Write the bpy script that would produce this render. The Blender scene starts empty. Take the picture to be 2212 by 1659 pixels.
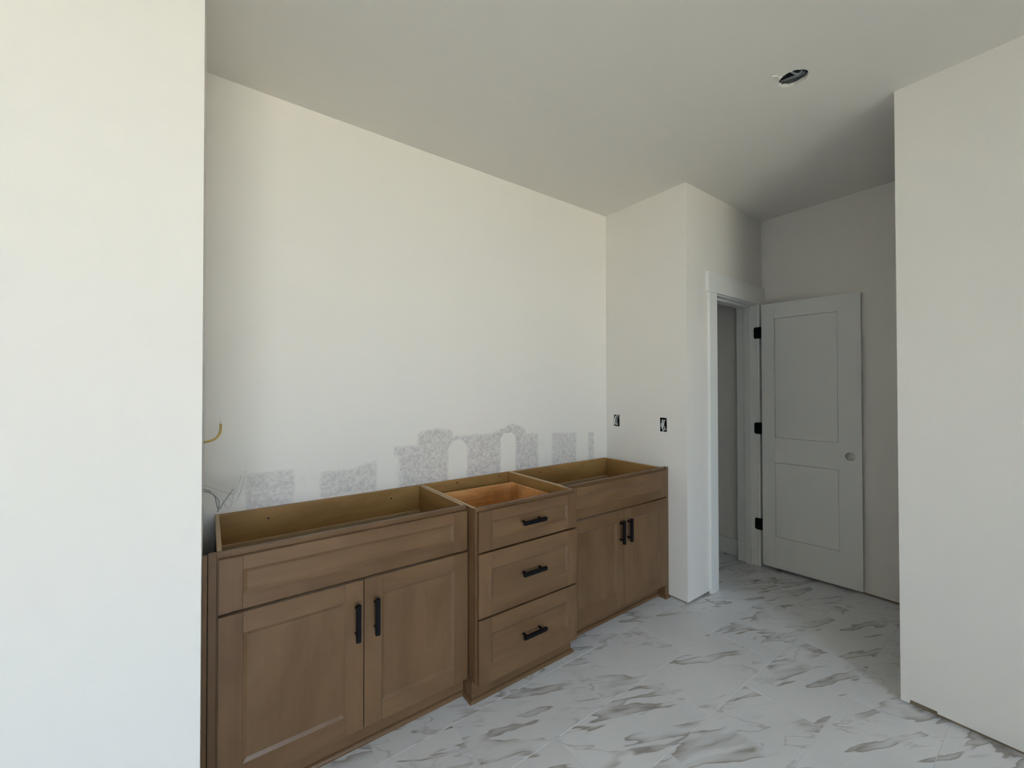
import bpy, bmesh, math, random
from mathutils import Vector, Matrix

random.seed(7)
SC = bpy.context.scene
COL = SC.collection

# ------------------------------------------------------------------ camera
YAW, PITCH, ROLL = -0.6315, 0.0106, -0.0012
CAM = Vector((-2.4967, -2.1700, 1.3982))
fw = Vector((-math.sin(YAW)*math.cos(PITCH), math.cos(YAW)*math.cos(PITCH), math.sin(PITCH)))
rt = Vector((math.cos(YAW), math.sin(YAW), 0))
up = rt.cross(fw)
rt2 = rt*math.cos(ROLL) + up*math.sin(ROLL)
up2 = up*math.cos(ROLL) - rt*math.sin(ROLL)
cd = bpy.data.cameras.new('camera')
cd.sensor_fit = 'HORIZONTAL'
cd.sensor_width = 36.0
cd.lens = 894.51/2212*36.0
cd.clip_start = 0.02
cam = bpy.data.objects.new('camera', cd)
COL.objects.link(cam)
M3 = Matrix((rt2, up2, -fw)).transposed()
cam.matrix_world = Matrix.Translation(CAM) @ M3.to_4x4()
SC.camera = cam

# ------------------------------------------------------------------ light
H = 2.74                      # ceiling height
XW, YB = -5.30, -5.60         # left outer wall, wall behind the camera
WIN = (-4.35, -1.65, 0.35, 2.40)   # daylight window in the wall behind: x0 x1 z0 z1
W = bpy.data.worlds.new('sky'); SC.world = W
W.use_nodes = True
nt = W.node_tree; nt.nodes.clear()
wo = nt.nodes.new('ShaderNodeOutputWorld'); bg = nt.nodes.new('ShaderNodeBackground')
tc = nt.nodes.new('ShaderNodeTexCoord'); sx = nt.nodes.new('ShaderNodeSeparateXYZ')
rp = nt.nodes.new('ShaderNodeValToRGB')
rp.color_ramp.elements[0].position = 0.0; rp.color_ramp.elements[0].color = (0.74, 0.875, 1.0, 1)
rp.color_ramp.elements[1].position = 0.8; rp.color_ramp.elements[1].color = (0.38, 0.63, 1.0, 1)
nt.links.new(tc.outputs['Generated'], sx.inputs[0]); nt.links.new(sx.outputs['Z'], rp.inputs[0])
nt.links.new(rp.outputs[0], bg.inputs[0]); bg.inputs[1].default_value = 5.0
nt.links.new(bg.outputs[0], wo.inputs[0])
sd = bpy.data.lights.new('sun_offscreen', 'SUN'); sd.energy = 36.0; sd.angle = 0.01; sd.color = (1.0, 0.95, 0.86)
so = bpy.data.objects.new('sun_offscreen', sd); COL.objects.link(so)
so.rotation_euler = Vector((-0.35, -0.75, -0.9)).to_track_quat('-Z', 'Y').to_euler()
so.location = (0, 6, 8)
pd = bpy.data.lights.new('window_behind_offscreen', 'AREA'); pd.shape = 'RECTANGLE'
pd.size = WIN[1]-WIN[0]; pd.size_y = WIN[3]-WIN[2]
po = bpy.data.objects.new('window_behind_offscreen', pd); COL.objects.link(po)
po.location = ((WIN[0]+WIN[1])/2, YB-0.10, (WIN[2]+WIN[3])/2)
po.rotation_euler = (math.radians(90), 0, 0)
pd.cycles.is_portal = True
vs = SC.view_settings
vs.view_transform = 'Standard'; vs.look = 'None'; vs.gamma = 1.0; vs.use_curve_mapping = False
vs.exposure = 1.18
SC.cycles.use_denoising = True
SC.cycles.max_bounces = 9; SC.cycles.diffuse_bounces = 7
SC.cycles.sample_clamp_indirect = 10

# ------------------------------------------------------------------ materials
def mat(name):
    m = bpy.data.materials.new(name); m.use_nodes = True
    nt = m.node_tree; b = nt.nodes['Principled BSDF']
    return m, nt, b
def N(nt, t, **kw):
    n = nt.nodes.new(t)
    for k, v in kw.items():
        setattr(n, k, v)
    return n
def L(nt, a, b): nt.links.new(a, b)
def coords(nt, scale=(1, 1, 1), rot=(0, 0, 0), rnd=True):
    t = N(nt, 'ShaderNodeTexCoord'); mp = N(nt, 'ShaderNodeMapping')
    mp.inputs['Scale'].default_value = scale; mp.inputs['Rotation'].default_value = rot
    if rnd:
        oi = N(nt, 'ShaderNodeObjectInfo'); mu = N(nt, 'ShaderNodeMath', operation='MULTIPLY'); mu.inputs[1].default_value = 37.0
        L(nt, oi.outputs['Random'], mu.inputs[0])
        va = N(nt, 'ShaderNodeVectorMath', operation='ADD')
        L(nt, t.outputs['Object'], va.inputs[0]); L(nt, mu.outputs[0], va.inputs[1])
        L(nt, va.outputs[0], mp.inputs['Vector'])
    else:
        L(nt, t.outputs['Object'], mp.inputs['Vector'])
    return mp.outputs[0]
def noise(nt, vec, scale, detail=4, rough=0.55, dist=0.0):
    n = N(nt, 'ShaderNodeTexNoise'); n.inputs['Scale'].default_value = scale
    n.inputs['Detail'].default_value = detail; n.inputs['Roughness'].default_value = rough
    n.inputs['Distortion'].default_value = dist
    L(nt, vec, n.inputs['Vector']); return n.outputs['Fac']
def ramp(nt, fac, stops):
    r = N(nt, 'ShaderNodeValToRGB'); e = r.color_ramp.elements
    while len(e) < len(stops): e.new(0.5)
    for el, (p, c) in zip(e, stops):
        el.position = p; el.color = (*c, 1) if len(c) == 3 else c
    L(nt, fac, r.inputs[0]); return r.outputs[0]
def bump(nt, b, h, strength, dist=0.002):
    bp = N(nt, 'ShaderNodeBump'); bp.inputs['Strength'].default_value = strength; bp.inputs['Distance'].default_value = dist
    L(nt, h, bp.inputs['Height']); L(nt, bp.outputs[0], b.inputs['Normal'])

def paint(name, col, rough=0.75, bs=0.12, mask=False):
    m, nt, b = mat(name)
    v = coords(nt, rnd=False)
    n1 = noise(nt, v, 1.3, 3)
    c = ramp(nt, n1, [(0.3, tuple(x*0.985 for x in col)), (0.7, col)])
    if mask:
        at = N(nt, 'ShaderNodeAttribute', attribute_name='patch')
        sp = noise(nt, v, 75, 3, 0.75)
        spr = ramp(nt, sp, [(0.40, (0.30,)*3), (0.62, (1,)*3)])
        ed = noise(nt, v, 26, 4, 0.7)
        ad = N(nt, 'ShaderNodeMath', operation='MULTIPLY_ADD'); ad.inputs[1].default_value = 0.7; ad.inputs[2].default_value = -0.35
        L(nt, ed, ad.inputs[0])
        su = N(nt, 'ShaderNodeMath', operation='ADD'); L(nt, at.outputs['Fac'], su.inputs[0]); L(nt, ad.outputs[0], su.inputs[1])
        mr = N(nt, 'ShaderNodeMapRange'); mr.inputs[1].default_value = 0.20; mr.inputs[2].default_value = 0.95
        L(nt, su.outputs[0], mr.inputs[0])
        mm = N(nt, 'ShaderNodeMath', operation='MULTIPLY'); L(nt, mr.outputs[0], mm.inputs[0]); L(nt, spr, mm.inputs[1])
        mx = N(nt, 'ShaderNodeMix', data_type='RGBA'); L(nt, mm.outputs[0], mx.inputs['Factor'])
        L(nt, c, mx.inputs[6]); mx.inputs[7].default_value = (0.53, 0.50, 0.49, 1)
        c = mx.outputs[2]
    L(nt, c, b.inputs['Base Color'])
    b.inputs['Roughness'].default_value = rough
    b.inputs['Specular IOR Level'].default_value = 0.3
    h = noise(nt, v, 190, 2, 0.5)
    bump(nt, b, h, bs, 0.0015)
    return m
def plain(name, col, rough=0.5, metal=0.0, var=0.06, scale=30):
    m, nt, b = mat(name); v = coords(nt)
    c = ramp(nt, noise(nt, v, scale, 3), [(0.3, tuple(x*(1-var) for x in col)), (0.7, tuple(min(1, x*(1+var)) for x in col))])
    L(nt, c, b.inputs['Base Color']); b.inputs['Roughness'].default_value = rough; b.inputs['Metallic'].default_value = metal
    return m
def wood(name, c0, c1, axis, rough=0.36, grain=1.0):
    m, nt, b = mat(name)
    s = [7.0, 7.0, 7.0]; s[axis] = 2.2
    v = coords(nt, tuple(s))
    big = noise(nt, v, 0.9, 5, 0.6, 0.6)
    s2 = [70.0]*3; s2[axis] = 3.0
    v2 = coords(nt, tuple(s2))
    fine = noise(nt, v2, 1.0, 3, 0.6)
    mixn = N(nt, 'ShaderNodeMath', operation='MULTIPLY_ADD'); mixn.inputs[1].default_value = 0.18*grain
    L(nt, fine, mixn.inputs[0]); L(nt, big, mixn.inputs[2])
    oi = N(nt, 'ShaderNodeObjectInfo')
    a2 = N(nt, 'ShaderNodeMath', operation='MULTIPLY_ADD'); a2.inputs[1].default_value = 0.14; L(nt, oi.outputs['Random'], a2.inputs[0]); L(nt, mixn.outputs[0], a2.inputs[2])
    c = ramp(nt, a2.outputs[0], [(0.38, c0), (0.86, c1)])
    L(nt, c, b.inputs['Base Color']); b.inputs['Roughness'].default_value = rough
    b.inputs['Specular IOR Level'].default_value = 0.35
    bump(nt, b, fine, 0.05, 0.001)
    return m

WALLC = (0.815, 0.782, 0.735)
M = {}
M['wall'] = paint('wall_paint', WALLC)
M['wall_patch'] = paint('wall_paint_with_bare_patches', WALLC, mask=True)
M['ceiling'] = paint('ceiling_paint', (0.80, 0.768, 0.715), 0.85, 0.10)
M['trim'] = paint('trim_paint', (0.83, 0.83, 0.80), 0.45, 0.02)
M['door'] = paint('door_paint', (0.80, 0.80, 0.775), 0.5, 0.03)
M['plate'] = plain('bottom_plate_lumber', (0.27, 0.205, 0.13), 0.9)
ST0, ST1 = (0.122, 0.063, 0.028), (0.196, 0.111, 0.053)
M['stain_v'] = wood('stained_maple_vertical', ST0, ST1, 2)
M['stain_h'] = wood('stained_maple_horizontal', ST0, ST1, 0)
M['stain_y'] = wood('stained_maple_depth', ST0, ST1, 1)
PL0, PL1 = (0.25, 0.130, 0.040), (0.43, 0.250, 0.088)
M['ply'] = wood('natural_maple_plywood', PL0, PL1, 0, 0.45, 1.4)
M['ply_y'] = wood('natural_maple_plywood_depth', PL0, PL1, 1, 0.45, 1.2)
M['plyedge'] = plain('plywood_edge', (0.50, 0.37, 0.22), 0.6)
M['drawerwood'] = wood('drawer_box_maple', (0.34, 0.13, 0.035), (0.86, 0.50, 0.21), 0, 0.35, 2.0)
M['black'] = plain('matte_black_metal', (0.003, 0.003, 0.0035), 0.55, 0.0)
M['black'].node_tree.nodes['Principled BSDF'].inputs['Specular IOR Level'].default_value = 0.2
M['screw'] = plain('dark_screw', (0.03, 0.02, 0.015), 0.5, 0.3)
M['metal'] = plain('galvanised_steel', (0.55, 0.57, 0.58), 0.4, 0.8)
M['metal_grey'] = plain('dull_grey_steel', (0.20, 0.205, 0.20), 0.6)
M['metal_white'] = plain('pale_strap_steel', (0.72, 0.72, 0.70), 0.5)
M['void'] = plain('bare_housing_steel', (0.24, 0.245, 0.25), 0.7)
M['boxplastic'] = plain('grey_box_plastic', (0.13, 0.135, 0.145), 0.5)
M['wire_w'] = plain('white_wire_insulation', (0.62, 0.62, 0.60), 0.35)
M['wire_g'] = plain('grey_wire_insulation', (0.30, 0.30, 0.30), 0.4)
M['wire_k'] = plain('black_wire_insulation', (0.02, 0.02, 0.02), 0.4)
M['wire_y'] = plain('yellow_cable_sheath', (0.52, 0.36, 0.09), 0.45)
M['joist'] = plain('bare_joist_lumber', (0.24, 0.19, 0.13), 0.85)
M['grout'] = plain('light_grout', (0.74, 0.74, 0.74), 0.9)
M['glass'] = None
def tile_mat():
    m, nt, b = mat('marble_look_porcelain')
    t = N(nt, 'ShaderNodeTexCoord')
    oi = N(nt, 'ShaderNodeObjectInfo'); mu = N(nt, 'ShaderNodeMath', operation='MULTIPLY'); mu.inputs[1].default_value = 53.0
    L(nt, oi.outputs['Random'], mu.inputs[0])
    va = N(nt, 'ShaderNodeVectorMath', operation='ADD'); L(nt, t.outputs['Object'], va.inputs[0]); L(nt, mu.outputs[0], va.inputs[1])
    wn = N(nt, 'ShaderNodeTexNoise'); wn.inputs['Scale'].default_value = 7.0; wn.inputs['Detail'].default_value = 3
    L(nt, va.outputs[0], wn.inputs['Vector'])
    wv = N(nt, 'ShaderNodeVectorMath', operation='MULTIPLY_ADD'); wv.inputs[1].default_value = (0.035, 0.035, 0.0)
    L(nt, wn.outputs['Color'], wv.inputs[0]); L(nt, va.outputs[0], wv.inputs[2])
    mp = N(nt, 'ShaderNodeMapping'); mp.vector_type = 'TEXTURE'; mp.inputs['Rotation'].default_value = (0, 0, math.radians(-22)); mp.inputs['Scale'].default_value = (1/1.7, 1/10.0, 1)
    L(nt, wv.outputs[0], mp.inputs['Vector'])
    n1 = noise(nt, mp.outputs[0], 1.0, 3, 0.5, 0.2)
    v1 = ramp(nt, n1, [(0.0, (0,)*3), (0.530, (0,)*3), (0.543, (0.95,)*3), (0.575, (0.45,)*3), (0.65, (0,)*3)])
    msk = noise(nt, va.outputs[0], 4.6, 2)
    mk = ramp(nt, msk, [(0.40, (0,)*3), (0.54, (1,)*3)])
    mm = N(nt, 'ShaderNodeMath', operation='MULTIPLY'); L(nt, v1, mm.inputs[0]); L(nt, mk, mm.inputs[1])
    # thin secondary veins
    mp2 = N(nt, 'ShaderNodeMapping'); mp2.vector_type = 'TEXTURE'; mp2.inputs['Rotation'].default_value = (0, 0, math.radians(-32)); mp2.inputs['Scale'].default_value = (1/2.6, 1/9, 1); mp2.inputs['Location'].default_value = (5, 3, 0)
    L(nt, wv.outputs[0], mp2.inputs['Vector'])
    n2 = noise(nt, mp2.outputs[0], 1.0, 3, 0.5, 0.4)
    v2 = ramp(nt, n2, [(0.0, (0,)*3), (0.485, (0,)*3), (0.50, (0.55,)*3), (0.515, (0,)*3)])
    mk2 = ramp(nt, msk, [(0.36, (1,)*3), (0.52, (0,)*3)])
    m2 = N(nt, 'ShaderNodeMath', operation='MULTIPLY'); L(nt, v2, m2.inputs[0]); L(nt, mk2, m2.inputs[1])
    mxx = N(nt, 'ShaderNodeMath', operation='MAXIMUM'); L(nt, mm.outputs[0], mxx.inputs[0]); L(nt, m2.outputs[0], mxx.inputs[1])
    cl = noise(nt, va.outputs[0], 3.0, 3)
    base = ramp(nt, cl, [(0.3, (0.735, 0.74, 0.76)), (0.7, (0.81, 0.82, 0.845))])
    mx = N(nt, 'ShaderNodeMix', data_type='RGBA'); L(nt, mxx.outputs[0], mx.inputs['Factor']); L(nt, base, mx.inputs[6])
    mx.inputs[7].default_value = (0.335, 0.31, 0.285, 1)
    L(nt, mx.outputs[2], b.inputs['Base Color']); b.inputs['Roughness'].default_value = 0.42
    b.inputs['Specular IOR Level'].default_value = 0.4
    return m
M['tile'] = tile_mat()
def glass_mat():
    m, nt, b = mat('window_glass')
    nt.nodes.remove(b)
    out = nt.nodes['Material Output']
    tr = N(nt, 'ShaderNodeBsdfTransparent'); gl = N(nt, 'ShaderNodeBsdfGlossy'); gl.inputs['Roughness'].default_value = 0.02
    fr = N(nt, 'ShaderNodeFresnel'); mx = N(nt, 'ShaderNodeMixShader')
    L(nt, fr.outputs[0], mx.inputs[0]); L(nt, tr.outputs[0], mx.inputs[1]); L(nt, gl.outputs[0], mx.inputs[2]); L(nt, mx.outputs[0], out.inputs[0])
    return m
M['glass'] = glass_mat()
M['grass'] = plain('dry_grass_ground', (0.47, 0.425, 0.31), 0.95, var=0.2, scale=3)

# ------------------------------------------------------------------ mesh helpers
def obj(name, bm, m, parent=None, smooth=False):
    """link bm (world coordinates) as one object whose origin is its own centre"""
    vs_ = [v.co for v in bm.verts]
    lo = Vector((min(v[i] for v in vs_) for i in range(3))); hi = Vector((max(v[i] for v in vs_) for i in range(3)))
    c = (lo+hi)/2; c.z = lo.z
    for v in bm.verts: v.co -= c
    bmesh.ops.recalc_face_normals(bm, faces=bm.faces)
    me = bpy.data.meshes.new(name); bm.to_mesh(me); bm.free()
    if smooth:
        for p in me.polygons: p.use_smooth = True
    me.materials.append(M[m] if isinstance(m, str) else m)
    o = bpy.data.objects.new(name, me); COL.objects.link(o)
    W_ = Matrix.Translation(c)
    if parent is not None:
        o.parent = parent
        o.location = c - world_loc(parent)
    else:
        o.location = c
    return o
def world_loc(o):
    l = Vector(o.location)
    if o.parent is not None: l = l + world_loc(o.parent)
    return l
def tag(o, label=None, cat=None, group=None, kind=None):
    if label: o['label'] = label
    if cat: o['category'] = cat
    if group: o['group'] = group
    if kind: o['kind'] = kind
    return o
def thing(name, loc, label, cat, group=None):
    o = bpy.data.objects.new(name, None); COL.objects.link(o); o.location = loc
    o.empty_display_size = 0.1
    return tag(o, label, cat, group)
def struct(o, label=None):
    o['kind'] = 'structure'
    if label: o['label'] = label
    return o
def add_box(bm, x0, x1, y0, y1, z0, z1, bev=0.0):
    r = bmesh.ops.create_cube(bm, size=1)
    for v in r['verts']:
        v.co = Vector(((x0+x1)/2 + v.co.x*(x1-x0), (y0+y1)/2 + v.co.y*(y1-y0), (z0+z1)/2 + v.co.z*(z1-z0)))
    if bev:
        es = list({e for v in r['verts'] for e in v.link_edges})
        bmesh.ops.bevel(bm, geom=es, offset=bev, segments=1, affect='EDGES')
def box(name, m, parent, x0, x1, y0, y1, z0, z1, bev=0.0):
    bm = bmesh.new(); add_box(bm, x0, x1, y0, y1, z0, z1, bev); return obj(name, bm, m, parent)
def add_cyl(bm, p0, p1, r0, r1=None, seg=16, cap=True):
    p0, p1 = Vector(p0), Vector(p1); d = p1-p0
    q = d.to_track_quat('Z', 'Y').to_matrix().to_4x4()
    bmesh.ops.create_cone(bm, cap_ends=cap, segments=seg, radius1=r0, radius2=r0 if r1 is None else r1, depth=d.length,
                          matrix=Matrix.Translation((p0+p1)/2) @ q)
def spline(pts, n=8):
    P = [Vector(p) for p in pts]; P = [2*P[0]-P[1]] + P + [2*P[-1]-P[-2]]; out = []
    for i in range(1, len(P)-2):
        for k in range(n):
            t = k/n
            a, b, c, d = P[i-1], P[i], P[i+1], P[i+2]
            out.append(0.5*((2*b) + (c-a)*t + (2*a-5*b+4*c-d)*t*t + (3*b-a-3*c+d)*t**3))
    out.append(P[-2]); return out
def add_tube(bm, pts, r, seg=8, n=8, flat=1.0):
    path = spline(pts, n); rings = []
    ref = Vector((0.13, 1, 0.21)).normalized()
    for i, p in enumerate(path):
        t = (path[min(i+1, len(path)-1)] - path[max(i-1, 0)]).normalized()
        u = ref.cross(t).normalized(); w = t.cross(u)
        rings.append([bm.verts.new(p + (u*math.cos(2*math.pi*k/seg) + w*flat*math.sin(2*math.pi*k/seg))*r) for k in range(seg)])
    for a, b in zip(rings, rings[1:]):
        for k in range(seg): bm.faces.new((a[k], a[(k+1) % seg], b[(k+1) % seg], b[k]))
    bm.faces.new(rings[0]); bm.faces.new(rings[-1])

def slab_bm(axis, c0, c1, u0, u1, v0, v1, holes=(), ucuts=(), vcuts=()):
    """solid slab between c0 and c1 along axis, with rectangular holes; u,v are the other two axes in order"""
    eps = 1e-6
    us = sorted(set([u0, u1] + [h for H_ in holes for h in H_[:2]] + list(ucuts)))
    vs2 = sorted(set([v0, v1] + [h for H_ in holes for h in H_[2:4]] + list(vcuts)))
    us = [u for u in us if u0-eps <= u <= u1+eps]; vs2 = [v for v in vs2 if v0-eps <= v <= v1+eps]
    bm = bmesh.new(); cache = {}
    def P(c, u, v):
        k = (c, u, v)
        if k not in cache:
            co = [0, 0, 0]; co[axis] = c; o_ = [i for i in range(3) if i != axis]; co[o_[0]] = u; co[o_[1]] = v
            cache[k] = bm.verts.new(co)
        return cache[k]
    nu, nv = len(us)-1, len(vs2)-1
    def solid(i, j):
        if i < 0 or j < 0 or i >= nu or j >= nv: return False
        a, b = (us[i]+us[i+1])/2, (vs2[j]+vs2[j+1])/2
        return not any(h[0] < a < h[1] and h[2] < b < h[3] for h in holes)
    for i in range(nu):
        for j in range(nv):
            if not solid(i, j): continue
            ua, ub, va, vb = us[i], us[i+1], vs2[j], vs2[j+1]
            for c in (c0, c1): bm.faces.new((P(c, ua, va), P(c, ub, va), P(c, ub, vb), P(c, ua, vb)))
            for (di, dj, e) in ((-1, 0, (ua, va, ua, vb)), (1, 0, (ub, va, ub, vb)), (0, -1, (ua, va, ub, va)), (0, 1, (ua, vb, ub, vb))):
                if not solid(i+di, j+dj):
                    bm.faces.new((P(c0, e[0], e[1]), P(c0, e[2], e[3]), P(c1, e[2], e[3]), P(c1, e[0], e[1])))
    return bm
def add_disc_hole(bm, axis, c, cu, cv, half, r, seg=32, depth=None, rv=None):
    """face ring from a square (half size) to a circle of radius r, at plane c, plus the bore wall to depth"""
    def co(cc, u, v):
        q = [0, 0, 0]; q[axis] = cc; o_ = [i for i in range(3) if i != axis]; q[o_[0]] = u; q[o_[1]] = v; return q
    ci, sq = [], []
    for k in range(seg):
        a = 2*math.pi*(k+0.5)/seg; ca, sa = math.cos(a), math.sin(a); m_ = max(abs(ca), abs(sa))
        rr = r*(1 + (rv(a) if rv else 0))
        ci.append((cu+ca*rr, cv+sa*rr)); sq.append((cu+ca/m_*half, cv+sa/m_*half))
    planes = [c] + ([depth] if depth is not None else [])
    rings = []
    for cc in planes:
        A = [bm.verts.new(co(cc, *p)) for p in ci]; B = [bm.verts.new(co(cc, *p)) for p in sq]
        # square corners
        for k in range(seg):
            k2 = (k+1) % seg
            f = [A[k], A[k2], B[k2], B[k]]
            (u1_, v1_), (u2_, v2_) = sq[k], sq[k2]
            if abs(u1_-u2_) > 1e-5 and abs(v1_-v2_) > 1e-5:
                cu_ = cu + half*(1 if (u1_+u2_)/2 > cu else -1); cv_ = cv + half*(1 if (v1_+v2_)/2 > cv else -1)
                f = [A[k], A[k2], B[k2], bm.verts.new(co(cc, cu_, cv_)), B[k]]
            bm.faces.new(f)
        rings.append(A)
    if depth is not None:
        a, b = rings
        for k in range(seg):
            bm.faces.new((a[k], a[(k+1) % seg], b[(k+1) % seg], b[k]))

# ------------------------------------------------------------------ structure
GAP = 0.016                       # drywall stops short of the floor
T = 0.12
XG, YN = -2.512, -0.726           # alcove left wall surface, its near end
YC, YC2 = -0.673, -0.520          # doorway wall front and back
XD = 1.090                        # far wall surface
XE, YE = 0.0, -1.690              # right wall surface and its near corner

def plate(parent, x0, x1, y0, y1):
    o = box('bottom_plate', 'plate', parent, x0, x1, y0, y1, -0.004, 0.045); return o

# floor: grout bed and individual tiles
bm = bmesh.new(); add_box(bm, XW-0.1, XD+0.1, YB-0.1, 1.35, -0.06, -0.0010)
floor = struct(obj('floor', bm, 'grout'), 'marble-look tile floor with light grout')
TW, TL_, GR = 0.3050, 0.6100, 0.0022
tm = None
rows = list(range(-9, 13))
first = None
y_ref = -0.621
for r in range(-8, 12):
    y1 = y_ref - r*TW; y0 = y1 - TW
    if y0 > 1.2 or y1 < YB: continue
    off = (0.0, 0.305)[r % 2] + 0.055
    x = XW - 0.7 + off
    while x < XD:
        xc = x + TL_/2
        inside = xc > XW-0.2 and xc < XD+0.25 and (y1 < 0.05 or xc > 0.0) and not (y0 > YN+0.15 and xc < XG-0.2)
        if inside:
            if first is None:
                bm = bmesh.new()
                add_box(bm, -TL_/2+GR/2, TL_/2-GR/2, -TW/2+GR/2, TW/2-GR/2, -0.009, 0.0, 0.0008)
                first = bpy.data.meshes.new('floor_tile'); bm.to_mesh(first); bm.free(); first.materials.append(M['tile'])
            o = bpy.data.objects.new('floor_tile', first); COL.objects.link(o); o.parent = floor
            o.location = Vector((xc, (y0+y1)/2, 0)) - world_loc(floor)
        x += TL_

# ceiling with a round light cut-out
LC = (-0.459, -1.452); LR = 0.053
bm = slab_bm(2, H, H+0.016, XW-0.1, XD+0.1, YB-0.1, 1.35, holes=[(LC[0]-0.09, LC[0]+0.09, LC[1]-0.09, LC[1]+0.09)])
random.seed(3)
jag = [random.uniform(-0.05, 0.06) for _ in range(40)]
add_disc_hole(bm, 2, H, LC[0], LC[1], 0.09, LR, 40, H+0.016, rv=lambda a: jag[int(a/(2*math.pi)*40) % 40])
ceiling = struct(obj('ceiling', bm, 'ceiling'), 'plain white drywall ceiling with one round cut-out')
box('attic_deck', 'joist', ceiling, XW-0.1, XD+0.1, YB-0.1, 1.35, H+0.30, H+0.33)

# back wall behind the cabinets, with unpainted mud patches
def patch(x, z):
    def bx(x0, x1, z0, z1, s=0.03):
        def sm(t): t = max(0, min(1, t)); return t*t*(3-2*t)
        return sm((x-x0)/s+.5)*sm((x1-x)/s+.5)*sm((z-z0)/s+.5)*sm((z1-z)/s+.5)
    v = 0.0
    v = max(v, 0.80*bx(-2.366, -2.172, 0.80, 1.022), 0.22*bx(-2.172, -2.06, 0.84, 1.01, 0.03))
    v = max(v, 0.82*bx(-2.062, -1.784, 0.868, 0.995 + 0.03*max(0, (x+1.9)/0.11)))
    v = max(v, 0.95*bx(-1.697, -0.700, 0.80, 1.085))
    v = max(v, 0.95*bx(-1.560, -1.340, 1.05, 1.150 + 0.02*math.sin((x+1.56)*14)))
    v = max(v, 0.95*bx(-1.345, -0.80, 1.05, 1.118 + 0.055*max(0, 1-abs(x+0.91)/0.16)))
    v = max(v, 0.80*bx(-0.80, -0.140, 0.80, 1.100 - 0.03*(x+0.8)/0.66))
    # painted gaps inside the patch
    g = 0.0
    g = max(g, bx(-1.370, -1.245, 0.70, 1.060))
    e = ((x+1.307)/0.066)**2 + ((z-1.03)/0.075)**2
    g = max(g, 1.0 if e < 0.8 else 0.0)
    g = max(g, bx(-1.000, -0.882, 0.70, 1.085))
    e = ((x+0.940)/0.062)**2 + ((z-1.07)/0.05)**2
    g = max(g, 1.0 if e < 0.8 else 0.0)
    g = max(g, 0.8*bx(-0.690, -0.565, 0.70, 1.2), bx(-0.327, -0.205, 0.70, 1.2), 0.7*bx(-1.72, -1.665, 0.7, 1.04))
    return v*(1-g)
uc = [(-2.44 + 0.0075*i) for i in range(int(2.40/0.0075)+1)]
vc = [0.83 + 0.0075*i for i in range(int(0.40/0.0075)+1)]
bm = slab_bm(1, 0.0, T, XG-0.3, 0.06, GAP, H, ucuts=uc, vcuts=vc)
lay = bm.verts.layers.float.new('patch')
for v in bm.verts:
    if v.co.y < 0.001 and 0.8 < v.co.z < 1.25: v[lay] = patch(v.co.x, v.co.z)
wall_back = struct(obj('wall_back', bm, 'wall_patch'), 'white drywall behind the cabinets with grey unpainted mud patches')
plate(wall_back, XG-0.2, 0.05, 0.016, T-0.016)

# alcove left wall (seen edge-on) and the wide wall end facing the window
bm = slab_bm(0, XG-T, XG, YN+T, 0.0, GAP, H, holes=[(-0.290, -0.225, 0.99, 1.09), (-0.290, -0.225, 1.155, 1.255)])
w = struct(obj('wall_alcove_left', bm, 'wall'), 'white drywall closing the left side of the cabinet alcove')
plate(w, XG-T+0.016, XG-0.016, YN+T, 0.0)
bm = slab_bm(1, YN, YN+T, XW-0.05, XG, GAP, H)
w = struct(obj('wall_left_front', bm, 'wall'), 'bright white wall beside the cabinet alcove')
plate(w, XW, XG-0.016, YN+0.016, YN+T-0.016)

# alcove right wall with two open outlet boxes, doorway wall beside it
O1 = (-0.128, -0.071, 1.110, 1.198); O2 = (-0.527, -0.474, 1.103, 1.197)
bm = slab_bm(0, 0.0, T, YC, 0.06, GAP, H, holes=[O1, O2])
w = struct(obj('wall_alcove_right', bm, 'wall'), 'white drywall at the right end of the cabinets with two open outlet boxes')
plate(w, 0.018, T-0.016, YC+0.018, 0.05)
DX0, DX1, DZ = 0.345, 1.012, 2.072       # rough opening
bm = slab_bm(1, YC, YC2, T, XD+0.02, GAP, H, holes=[(DX0, DX1, 0.0, DZ)])
w = struct(obj('wall_doorway', bm, 'wall'), 'white drywall around the narrow doorway')
plate(w, T, DX0-0.004, YC+0.018, YC2-0.016)
bm = slab_bm(0, XD, XD+T, YB, YC2, GAP, H)
w = struct(obj('wall_far', bm, 'wall'), 'shaded white drywall behind the open door')
plate(w, XD+0.018, XD+T-0.016, YB, YC2)
# right foreground wall with a ragged gap under it
bm = slab_bm(0, XE, XE+T, YB, YE, 0.009, H, holes=[(YE-0.115, YE-0.028, 0.0, 0.027), (YB, YE-0.115, 0.0, 0.018)])
w = struct(obj('wall_right', bm, 'wall'), 'white drywall at the right with a ragged gap above the floor')
plate(w, XE+0.018, XE+T-0.016, YB, YE-0.02)
# closet beyond the doorway
bm = slab_bm(0, 1.065, 1.065+T, YC2, 1.2, 0.0, H)
w = struct(obj('wall_closet_right', bm, 'wall'), 'dim white closet wall seen through the doorway')
w2 = struct(box('baseboard_closet', 'trim', None, 1.051, 1.065, YC2, 1.2, 0.0, 0.135, 0.002), 'white closet baseboard')
bm = slab_bm(1, 1.2, 1.32, 0.0, 1.2, 0.0, H); struct(obj('wall_closet_back', bm, 'wall'), 'closet back wall')
bm = slab_bm(0, 0.0, T, 0.06, 1.2, 0.0, H); struct(obj('wall_closet_left', bm, 'wall'), 'closet left wall')
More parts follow.
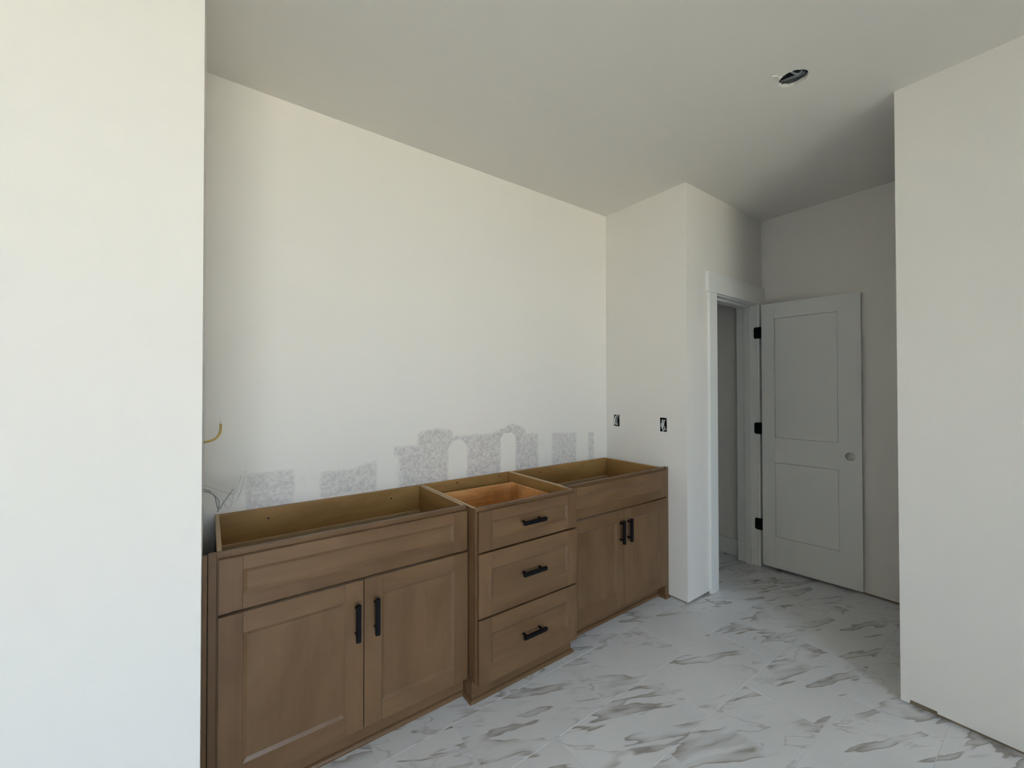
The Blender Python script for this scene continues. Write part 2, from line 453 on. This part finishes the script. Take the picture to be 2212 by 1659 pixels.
# outer walls of the room, with the daylight window behind the camera
bm = slab_bm(0, XW-T, XW, YB-T, YN+T, 0.0, H); struct(obj('wall_left', bm, 'wall'), 'plain white outer wall')
bm = slab_bm(1, YB-T, YB, XW, XD+T, 0.0, H, holes=[WIN]); struct(obj('wall_behind', bm, 'wall'), 'white wall with the daylight window')
wx0, wx1, wz0, wz1 = WIN
bm = bmesh.new()
for a in ((wx0, wx0+0.05, wz0, wz1), (wx1-0.05, wx1, wz0, wz1), (wx0+0.05, wx1-0.05, wz0, wz0+0.05), (wx0+0.05, wx1-0.05, wz1-0.05, wz1), ((wx0+wx1)/2-0.025, (wx0+wx1)/2+0.025, wz0+0.05, wz1-0.05)):
    add_box(bm, a[0], a[1], YB-0.09, YB-0.03, a[2], a[3])
win = struct(obj('window_1', bm, 'trim'), 'white framed double window')
xm_ = (wx0+wx1)/2
for a, b in ((wx0+0.05, xm_-0.025), (xm_+0.025, wx1-0.05)):
    box('pane', 'glass', win, a, b, YB-0.062, YB-0.058, wz0+0.05, wz1-0.05)
g = struct(box('ground_outside', 'grass', None, -30, 30, -40, YB-T-0.05, -0.5, -0.4), 'dry grass outside the window')

# door trim: casing legs, header, jambs and stops
JX0, JX1 = 0.363, 0.992                 # finished opening
JZ = 2.052
CY = YC - 0.018
struct(box('trim_1', 'trim', None, 0.258, 0.357, CY, YC, 0.0, JZ+0.006, 0.0015), 'white flat casing leg beside the doorway')
struct(box('trim_2', 'trim', None, 0.236, XD, CY-0.005, YC, JZ+0.006, 2.196, 0.0015), 'white wide header board over the doorway')
struct(box('trim_3', 'trim', None, JX1+0.006, XD, CY, YC, 0.0, JZ+0.006, 0.0015), 'white narrow casing leg behind the hinges')
struct(box('trim_4', 'trim', None, DX0, JX0, YC-0.001, YC2+0.001, 0.0, JZ, 0.001), 'white latch-side door jamb')
tj = struct(box('trim_5', 'trim', None, JX1, DX1, YC-0.001, YC2+0.001, 0.0, JZ, 0.001), 'white hinge-side door jamb')
struct(box('trim_6', 'trim', None, DX0, DX1, YC-0.001, YC2+0.001, JZ, DZ, 0.001), 'white head jamb over the doorway')
S0, S1 = YC+0.050, YC+0.090
struct(box('trim_7', 'trim', None, JX0, JX0+0.011, S0, S1, 0.0, JZ-0.011, 0.001), 'slim door stop on the latch side')
struct(box('trim_8', 'trim', None, JX1-0.011, JX1, S0, S1, 0.0, JZ-0.011, 0.001), 'slim door stop on the hinge side')
struct(box('trim_9', 'trim', None, JX0, JX1, S0, S1, JZ-0.011, JZ, 0.001), 'slim door stop along the head')

# the door, open against the far wall (built along local -y, then turned)
def build_door():
    hx, hy = JX1+0.002, CY-0.012
    root = bpy.data.objects.new('door_1', None); COL.objects.link(root)
    struct(root, 'white two-panel door without knob, swung open'); root.location = (hx, hy, 0.025)
    def local(name, bm, m, smooth=False):
        me = bpy.data.meshes.new(name); bmesh.ops.recalc_face_normals(bm, faces=bm.faces); bm.to_mesh(me); bm.free()
        if smooth:
            for p in me.polygons: p.use_smooth = True
        me.materials.append(M[m]); o = bpy.data.objects.new(name, me); COL.objects.link(o); o.parent = root; return o
    wd, hd, th = 0.606, 2.026, 0.031
    # y = -s along the door, x = 0 face ... th
    s1, s2 = 0.092, 0.482
    z = [0.0, 0.235, 0.805, 0.990, 1.910, hd]
    bm = bmesh.new(); add_box(bm, 0, th, -s1, -0.004, 0, hd, 0.0012); local('stile', bm, 'door')
    # lock stile with bored knob hole
    cy, cz, r = -0.545, 0.903, 0.0285
    bm = slab_bm(0, 0.0, th, -wd, -s2, 0.0, hd, holes=[(cy-0.04, cy+0.04, cz-0.04, cz+0.04)])
    add_disc_hole(bm, 0, 0.0, cy, cz, 0.04, r, 32, th)
    local('stile', bm, 'door')
    for a, b in ((z[0], z[1]), (z[2], z[3]), (z[4], z[5])):
        bm = bmesh.new(); add_box(bm, 0.0004, th, -s2, -s1, a, b); local('rail', bm, 'door')
    for a, b in ((z[1], z[2]), (z[3], z[4])):
        bm = bmesh.new(); add_box(bm, 0.012, th-0.012, -s2, -s1, a, b); add_box(bm, 0.005, th-0.005, -s2+0.005, -s1-0.005, a+0.005, b-0.005, 0.001)
        local('panel', bm, 'door')
    for zc in (0.308, 1.058, 1.808):
        bm = bmesh.new()
        # leaf on the jamb, rounded outer corners, and the knuckle
        pts = []
        y0, y1, za, zb, rr = 0.008, 0.050, zc-0.045, zc+0.045, 0.012
        poly = [(y0, za), (y1-rr, za), (y1-rr*0.3, za+rr*0.3), (y1, za+rr), (y1, zb-rr), (y1-rr*0.3, zb-rr*0.3), (y1-rr, zb), (y0, zb)]
        A = [bm.verts.new((-0.0045, y, zz)) for y, zz in poly]; B = [bm.verts.new((-0.0015, y, zz)) for y, zz in poly]
        bm.faces.new(A); bm.faces.new(B)
        for k in range(len(poly)): bm.faces.new((A[k], A[(k+1) % 8], B[(k+1) % 8], B[k]))
        add_cyl(bm, (0.002, 0.003, za), (0.002, 0.003, zb), 0.0065, seg=12)
        h = local('hinge', bm, 'black'); h['label'] = 'matte black butt hinge'
        h.rotation_euler = (0, 0, -DANG)
    root.rotation_euler = (0, 0, DANG)
    return root
DANG = math.radians(6.0)
build_door()

# ------------------------------------------------------------------ cabinets
def front_piece(root, name, x0, x1, yf, z0, z1, stile, rail_t, rail_b, th=0.019, flip=False):
    """shaker front: two stiles, two rails, recessed panel with sloped edge; returns the part"""
    bm = bmesh.new(); add_box(bm, x0+0.010, x1-0.010, yf+0.012, yf+th, z0+0.010, z1-0.010)
    part = obj(name, bm, 'stain_v', root)
    for a, b in ((x0, x0+stile), (x1-stile, x1)):
        box('stile', 'stain_v', part, a, b, yf, yf+th, z0, z1, 0.0012)
    for a, b in ((z0, z0+rail_b), (z1-rail_t, z1)):
        box('rail', 'stain_h', part, x0+stile, x1-stile, yf+0.0003, yf+th, a, b, 0.0006)
    xa, xb, za, zb = x0+stile, x1-stile, z0+rail_b, z1-rail_t
    bm = bmesh.new(); c, dp = 0.012, 0.007
    o_ = [bm.verts.new(p) for p in ((xa, yf+0.0008, za), (xb, yf+0.0008, za), (xb, yf+0.0008, zb), (xa, yf+0.0008, zb))]
    i_ = [bm.verts.new(p) for p in ((xa+c, yf+dp, za+c), (xb-c, yf+dp, za+c), (xb-c, yf+dp, zb-c), (xa+c, yf+dp, zb-c))]
    for k in range(4): bm.faces.new((o_[k], o_[(k+1) % 4], i_[(k+1) % 4], i_[k]))
    bm.faces.new(i_)
    bk = [bm.verts.new((v.co.x, yf+th-0.001, v.co.z)) for v in o_]
    for k in range(4): bm.faces.new((o_[k], bk[k], bk[(k+1) % 4], o_[(k+1) % 4]))
    bm.faces.new(bk)
    obj('panel', bm, 'stain_v' if (zb-za) > 0.25 else 'stain_h', part)
    return part
def handle(part, cx, cz, yf, vertical, ln=0.140):
    bm = bmesh.new(); off = 0.028; hs = 0.048; r = 0.0088
    if vertical:
        add_box(bm, cx-r, cx+r, yf-off-0.012, yf-off+0.003, cz-ln/2, cz+ln/2, 0.0025)
        for s in (-hs, hs): add_cyl(bm, (cx, yf-off, cz+s), (cx, yf+0.0015, cz+s), 0.0055, seg=12)
    else:
        add_box(bm, cx-ln/2, cx+ln/2, yf-off-0.012, yf-off+0.003, cz-r, cz+r, 0.0025)
        for s in (-hs, hs): add_cyl(bm, (cx+s, yf-off, cz), (cx+s, yf+0.0015, cz), 0.0055, seg=12)
    h = obj('handle', bm, 'black', part); h['label'] = 'matte black bar pull'
    return h
def carcass(root, x0, x1, yff, htop, ztoe, ytoe, ends=(True, True)):
    """open-topped box with face frame; yff = front of the face frame"""
    t = 0.014; yb = -0.003
    for a, b in ((x0, x0+t), (x1-t, x1)):
        s = box('side_panel', 'stain_y', root, a, b, yff+0.019, yb, 0.0 if False else ztoe-0.004, htop-0.001, 0.0005)
        # plywood core showing along the top edge and the natural inner face
        inner = (b-0.0012, b+0.0008) if a == x0 else (a-0.0008, a+0.0012)
        box('inner_face', 'ply_y', s, inner[0], inner[1], yff+0.019, yb-0.012, ztoe+0.01, htop-0.0012)
        box('top_edge', 'plyedge', s, a+0.0006, b-0.0006, yff+0.019, yb, htop-0.0015, htop+0.0003)
    bp_ = box('back_panel', 'ply', root, x0+t, x1-t, yb-0.012, yb, ztoe, htop-0.001, 0.0005)
    box('bottom_panel', 'ply', root, x0+t, x1-t, yff+0.019, yb-0.012, ztoe, ztoe+0.014)
    # face frame
    bm = bmesh.new(); sw = 0.038
    add_box(bm, x0, x0+sw, yff, yff+0.019, ztoe-0.004, htop, 0.0008); add_box(bm, x1-sw, x1, yff, yff+0.019, ztoe-0.004, htop, 0.0008)
    add_box(bm, x0+sw, x1-sw, yff+0.0002, yff+0.019, htop-0.045, htop, 0.0008); add_box(bm, x0+sw, x1-sw, yff+0.0002, yff+0.019, ztoe-0.004, ztoe+0.03, 0.0008)
    obj('face_frame', bm, 'stain_h', root)
    box('toe_kick', 'stain_h', root, x0, x1, ytoe, ytoe+0.014, 0.0, ztoe, 0.0005)
    return bp_
def shoe(root, pts):
    """quarter-round moulding swept along floor corner points (x, y), profile grows to the left of travel"""
    bm = bmesh.new(); rings = []; r = 0.013
    prof = [(0, 0), (r, 0), (r*0.97, r*0.5), (r*0.75, r*0.95), (r*0.4, r*1.25), (0, r*1.35)]
    n = len(pts)
    for i in range(n):
        p = Vector(pts[i])
        d0 = (Vector(pts[i])-Vector(pts[i-1])).normalized() if i > 0 else None
        d1 = (Vector(pts[i+1])-Vector(pts[i])).normalized() if i < n-1 else None
        d0 = d0 or d1; d1 = d1 or d0
        n0, n1 = Vector((d0.y, -d0.x)), Vector((d1.y, -d1.x))
        m_ = (n0+n1); m_ = m_/max(1e-6, m_.dot(n0))
        rings.append([bm.verts.new((p.x+m_.x*a, p.y+m_.y*a, b)) for a, b in prof])
    for a, b in zip(rings, rings[1:]):
        for k in range(len(prof)): bm.faces.new((a[k], a[(k+1) % len(prof)], b[(k+1) % len(prof)], b[k]))
    bm.faces.new(rings[0]); bm.faces.new(rings[-1])
    return obj('shoe_moulding', bm, 'stain_h', root)
def screws(bp_, spots, y):
    for x, z in spots:
        bm = bmesh.new(); add_cyl(bm, (x, y-0.0015, z), (x, y+0.002, z), 0.0042, seg=10); obj('screw', bm, 'screw', bp_)

HT, ZT = 0.865, 0.100
YF = -0.519                      # face frame front of the sink bases
YD = YF - 0.020                  # door fronts
# ---- left sink base
LX0, LX1 = -2.474, -1.549
c1 = thing('sink_base_cabinet', ((LX0+LX1)/2, YF/2, 0), 'wide brown open-topped sink cabinet beside the bright white wall end, wires above its back corner', 'cabinet', 'brown vanity cabinets along the back wall')
bp_ = carcass(c1, LX0, LX1, YF, HT, ZT, -0.492)
box('nailer', 'ply', c1, LX0+0.014, LX1-0.014, -0.030, -0.015, 0.736, HT-0.001, 0.0006)
box('cleat', 'plyedge', c1, LX0+0.014, LX1-0.014, -0.044, -0.015, 0.720, 0.736, 0.0006)
screws(bp_, [(-2.28, 0.82), (-1.72, 0.82)], -0.030)
ap = front_piece(c1, 'false_drawer_front', LX0+0.004, LX1-0.005, YD, 0.672, 0.847, 0.067, 0.045, 0.047)
xs = -2.0105
d = front_piece(c1, 'door', LX0+0.004, xs-0.0015, YD, 0.094, 0.662, 0.068, 0.069, 0.072)
handle(d, -2.040, 0.517, YD, True)
d = front_piece(c1, 'door', xs+0.0015, LX1-0.003, YD, 0.094, 0.662, 0.068, 0.069, 0.072)
handle(d, -1.968, 0.519, YD, True)
fl = box('filler_strip', 'stain_v', c1, -2.4965, LX0, YF-0.002, YF+0.017, 0.0, HT, 0.001)
box('scribe_strip', 'stain_v', c1, XG, -2.4985, YF-0.006, YF+0.013, 0.0, HT-0.002, 0.0012)
shoe(c1, [(XG, -0.492), (-1.5476, -0.492), (-1.5476, -0.578)])
# ---- drawer base, standing further forward
MX0, MX1 = -1.5475, -0.9400
MF = -0.598; MD = MF - 0.020; MT = -0.566
c2 = thing('drawer_base_cabinet', ((MX0+MX1)/2, MF/2, 0), 'brown three-drawer cabinet standing forward between the two sink cabinets', 'cabinet', 'brown vanity cabinets along the back wall')
bp_ = carcass(c2, MX0, MX1, MF, HT+0.001, ZT, MT)
screws(bp_, [(-1.32, 0.845), (-1.02, 0.847)], -0.015)
box('base_end', 'stain_y', c2, MX0, MX0+0.014, MT+0.0141, -0.02, 0.0, ZT-0.004, 0.0005)
hx = (MX0+MX1)/2 - 0.001
for i, (z0, z1, rt_, rb_, hz) in enumerate(((0.677, 0.853, 0.047, 0.049, 0.770), (0.387, 0.668, 0.075, 0.075, 0.533), (0.094, 0.379, 0.073, 0.075, 0.243))):
    d = front_piece(c2, 'drawer', MX0+0.007, MX1-0.004, MD, z0, z1, 0.066, rt_, rb_)
    handle(d, -1.247, hz, MD, False)
    # drawer box behind the front
    bm = bmesh.new(); bx0, bx1, by0, by1 = MX0+0.048, MX1-0.046, MF+0.021, -0.10
    bz0, bz1 = z0+0.02, (0.822 if i == 0 else z1-0.05)
    t = 0.014
    add_box(bm, bx0, bx0+t, by0, by1, bz0, bz1, 0.001); add_box(bm, bx1-t, bx1, by0, by1, bz0, bz1, 0.001)
    add_box(bm, bx0+t, bx1-t, by1-t, by1, bz0, bz1-0.0005, 0.001); add_box(bm, bx0+t, bx1-t, by0, by0+t, bz0, bz1-0.0005, 0.001)
    add_box(bm, bx0+t, bx1-t, by0+t, by1-t, bz0+0.008, bz0+0.014)
    o = obj('drawer_box', bm, 'drawerwood', d); o['label'] = 'bare golden wood drawer box'
shoe(c2, [(MX0, MT), (MX1, MT)])
# ---- right sink base
RX0, RX1 = -0.9385, -0.0260
c3 = thing('sink_base_cabinet', ((RX0+RX1)/2, YF/2, 0), 'brown open-topped sink cabinet in the corner under the two open outlet boxes', 'cabinet', 'brown vanity cabinets along the back wall')
RF = -0.524; RD = RF-0.020
bp_ = carcass(c3, RX0, RX1, RF, HT, ZT, -0.478)
box('nailer', 'ply', c3, RX0+0.014, RX1-0.014, -0.030, -0.015, 0.736, HT-0.001, 0.0006)
box('cleat', 'plyedge', c3, RX0+0.014, RX1-0.014, -0.044, -0.015, 0.720, 0.736, 0.0006)
screws(bp_, [(-0.70, 0.835), (-0.30, 0.835)], -0.030)
front_piece(c3, 'false_drawer_front', RX0+0.004, RX1-0.004, RD, 0.677, 0.850, 0.067, 0.045, 0.057)
xs = -0.4675
d = front_piece(c3, 'door', RX0+0.004, xs-0.0015, RD, 0.090, 0.667, 0.069, 0.068, 0.085)
handle(d, -0.507, 0.543, RD, True)
d = front_piece(c3, 'door', xs+0.0015, RX1-0.004, RD, 0.090, 0.667, 0.069, 0.068, 0.082)
handle(d, -0.437, 0.543, RD, True)
box('filler_strip', 'stain_v', c3, RX1+0.0008, 0.0, RF-0.012, RF+0.010, 0.0, HT+0.004, 0.001)
box('base_end', 'stain_y', c3, RX1-0.012, RX1+0.0006, -0.4778, RF-0.010, 0.0, 0.086, 0.0005)
shoe(c3, [(MX1+0.0002, -0.579), (MX1+0.0002, -0.478), (RX1-0.012, -0.478), (RX1-0.012, RF-0.012), (-0.0005, RF-0.012)])
# shoe turned: travel direction keeps the profile on the room side

# ------------------------------------------------------------------ electrical rough-ins
def tube_part(name, pts, r, m, parent, flat=1.0):
    bm = bmesh.new(); add_tube(bm, pts, r, 8, 8, flat); return obj(name, bm, m, parent, True)
def outlet(O, label, wires):
    y0, y1, z0, z1 = O
    root = thing('outlet_box', (0.03, (y0+y1)/2, z0), label, 'outlet box', 'open outlet boxes in the alcove side wall')
    bm = bmesh.new(); t = 0.0025; xd = 0.070
    add_box(bm, 0.004, xd, y0-t, y0, z0-t, z1+t); add_box(bm, 0.004, xd, y1, y1+t, z0-t, z1+t)
    add_box(bm, 0.004, xd, y0, y1, z0-t, z0); add_box(bm, 0.004, xd, y0, y1, z1, z1+t)
    add_box(bm, xd-t, xd, y0, y1, z0, z1)
    obj('box', bm, 'boxplastic', root)
    cy = (y0+y1)/2; cz = (z0+z1)/2
    for m, pts, r in wires:
        tube_part('wire', [(x, cy+a, cz+b) for x, a, b in pts], r, m, root)
    return root
outlet(O1, 'open outlet box in the side wall close to the back corner, pale wire loop inside', [
    ('wire_w', [(0.066, 0.015, 0.020), (0.012, 0.012, 0.030), (0.004, 0.019, 0.005), (0.006, 0.018, -0.025), (0.03, 0.010, -0.034)], 0.0058),
    ('wire_w', [(0.066, -0.010, 0.030), (0.016, 0.000, 0.022), (0.012, 0.008, -0.006), (0.02, 0.004, -0.032)], 0.0026),
    ('wire_k', [(0.066, -0.015, 0.030), (0.020, -0.012, 0.010), (0.03, -0.014, -0.030)], 0.003),
    ('wire_w', [(0.066, 0.000, 0.036), (0.008, 0.004, 0.040), (0.010, -0.012, 0.038)], 0.0028)])
outlet(O2, 'open outlet box in the side wall near the doorway corner, stuffed with crumpled grey wires', [
    ('wire_w', [(0.066, 0.010, 0.020), (0.010, 0.012, 0.030), (0.004, 0.004, 0.010), (0.006, 0.010, -0.020), (0.03, 0.012, -0.036)], 0.0052),
    ('wire_g', [(0.066, -0.006, 0.034), (0.010, -0.006, 0.030), (0.006, 0.002, -0.004), (0.012, -0.010, -0.030), (0.03, -0.010, -0.040)], 0.0048),
    ('wire_w', [(0.066, 0.000, 0.030), (0.012, 0.014, 0.016), (0.008, 0.020, -0.012), (0.02, 0.018, -0.036)], 0.0044),
    ('wire_w', [(0.066, -0.016, -0.020), (0.006, -0.004, -0.034), (0.004, 0.004, -0.042), (0.02, 0.014, -0.040)], 0.0040),
    ('wire_k', [(0.066, -0.016, 0.036), (0.012, -0.018, 0.010), (0.012, -0.016, -0.020), (0.03, -0.014, -0.030)], 0.0036)])
# left alcove wall: a yellow cable end and a fan of loose white wires
def leftbox(z0, z1, label):
    bm = bmesh.new(); t = 0.0025; xa, xb = XG-0.070, XG-0.004; y0, y1 = -0.290, -0.225
    add_box(bm, xa, xb, y0-t, y0, z0-t, z1+t); add_box(bm, xa, xb, y1, y1+t, z0-t, z1+t)
    add_box(bm, xa, xb, y0, y1, z0-t, z0); add_box(bm, xa, xb, y0, y1, z1, z1+t); add_box(bm, xa, xa+t, y0, y1, z0, z1)
    return bm
r1 = thing('cable_outlet', (XG-0.03, -0.257, 1.155), 'yellow cable end poking out of the left alcove wall', 'cable')
obj('box', leftbox(1.155, 1.255, ''), 'boxplastic', r1)
tube_part('cable', [(XG-0.067, -0.262, 1.195), (-2.517, -0.26, 1.200), (-2.491, -0.255, 1.204), (-2.473, -0.25, 1.214), (-2.462, -0.245, 1.234), (-2.460, -0.24, 1.265)], 0.0040, 'wire_y', r1, 0.6)
tube_part('bare_wire', [(-2.4612, -0.2415, 1.258), (-2.460, -0.24, 1.268), (-2.461, -0.24, 1.279)], 0.0012, 'wire_w', r1)
r2 = thing('wire_outlet', (XG-0.03, -0.257, 0.99), 'fan of loose white and grey wires springing from the left alcove wall', 'wires')
obj('box', leftbox(0.99, 1.09, ''), 'boxplastic', r2)
inb = lambda z: (XG-0.067, -0.257, z)
for m, pts, r in (
    ('wire_w', [inb(1.04), (-2.515, -0.26, 1.031), (-2.476, -0.25, 1.011), (-2.44, -0.24, 0.981), (-2.414, -0.23, 0.960), (-2.399, -0.22, 0.979), (-2.386, -0.21, 1.021), (-2.376, -0.2, 1.068)], 0.0019),
    ('wire_w', [inb(1.05), (-2.515, -0.25, 1.041), (-2.469, -0.225, 1.014), (-2.424, -0.2, 0.985), (-2.408, -0.185, 0.985), (-2.388, -0.16, 1.045)], 0.0019),
    ('wire_g', [inb(1.03), (-2.515, -0.27, 1.024), (-2.483, -0.262, 1.004), (-2.466, -0.255, 0.979), (-2.464, -0.247, 0.955), (-2.468, -0.24, 0.931)], 0.0016),
    ('wire_w', [inb(1.025), (-2.515, -0.26, 1.019), (-2.462, -0.252, 0.992), (-2.444, -0.244, 0.951), (-2.433, -0.236, 0.938), (-2.424, -0.228, 0.949), (-2.412, -0.22, 1.015)], 0.0017),
    ('wire_g', [inb(1.035), (-2.515, -0.255, 1.028), (-2.480, -0.253, 1.000), (-2.466, -0.250, 0.944), (-2.445, -0.247, 0.974), (-2.418, -0.24, 1.012)], 0.0016)):
    tube_part('wire', pts, r*1.25, m, r2)

# round ceiling cut-out: metal housing, strap and cable
r3 = thing('ceiling_light_opening', (LC[0], LC[1], H), 'round ragged light cut-out in the white ceiling with bare metal inside', 'light opening')
bm = bmesh.new(); seg = 28; R2 = 0.080; z0, z1 = H+0.0162, H+0.145
ra = [bm.verts.new((LC[0]+R2*math.cos(2*math.pi*k/seg), LC[1]+R2*math.sin(2*math.pi*k/seg), z0)) for k in range(seg)]
rb = [bm.verts.new((LC[0]+R2*math.cos(2*math.pi*k/seg), LC[1]+R2*math.sin(2*math.pi*k/seg), z1)) for k in range(seg)]
for k in range(seg): bm.faces.new((ra[k], ra[(k+1) % seg], rb[(k+1) % seg], rb[k]))
bm.faces.new(rb)
obj('housing', bm, 'void', r3)
def rotbox(name, m, cx, cy, ang, lx, ly, z0, z1, bev=0.001):
    bm = bmesh.new(); add_box(bm, -lx/2, lx/2, -ly/2, ly/2, z0, z1, bev)
    bmesh.ops.rotate(bm, verts=bm.verts, cent=(0, 0, 0), matrix=Matrix.Rotation(ang, 3, 'Z'))
    bmesh.ops.translate(bm, verts=bm.verts, vec=(cx, cy, 0)); return obj(name, bm, m, r3)
va = math.atan2(LC[1]-CAM.y, LC[0]-CAM.x)      # world bearing of the joist run, across the room
pa = va + math.pi/2
c_, s_ = math.cos(va), math.sin(va)
rotbox('junction_box', 'metal_grey', LC[0]+c_*0.064, LC[1]+s_*0.064, pa, 0.085, 0.020, H+0.0166, H+0.036)
rotbox('mounting_strap', 'metal_white', LC[0]+c_*0.056, LC[1]+s_*0.056, pa-0.12, 0.092, 0.010, H+0.036, H+0.046)
tube_part('cable', [(LC[0]-c_*0.02-s_*0.05, LC[1]-s_*0.02+c_*0.05, H+0.10), (LC[0]+c_*0.01, LC[1]+s_*0.01, H+0.034), (LC[0]+c_*0.02+s_*0.03, LC[1]+s_*0.02-c_*0.03, H+0.034), (LC[0]+s_*0.06, LC[1]-c_*0.06, H+0.09)], 0.0045, 'wire_w', r3)
# torn strip of ceiling paper curling from the rim
p0 = (LC[0]-0.052, LC[1]+0.020)
tube_part('torn_paper', [(p0[0]+0.003, p0[1]+0.002, H-0.0006), (p0[0]-0.012, p0[1]+0.012, H-0.003), (p0[0]-0.026, p0[1]+0.012, H-0.0035), (p0[0]-0.038, p0[1]+0.026, H-0.001)], 0.0022, 'ceiling', r3, 0.4)
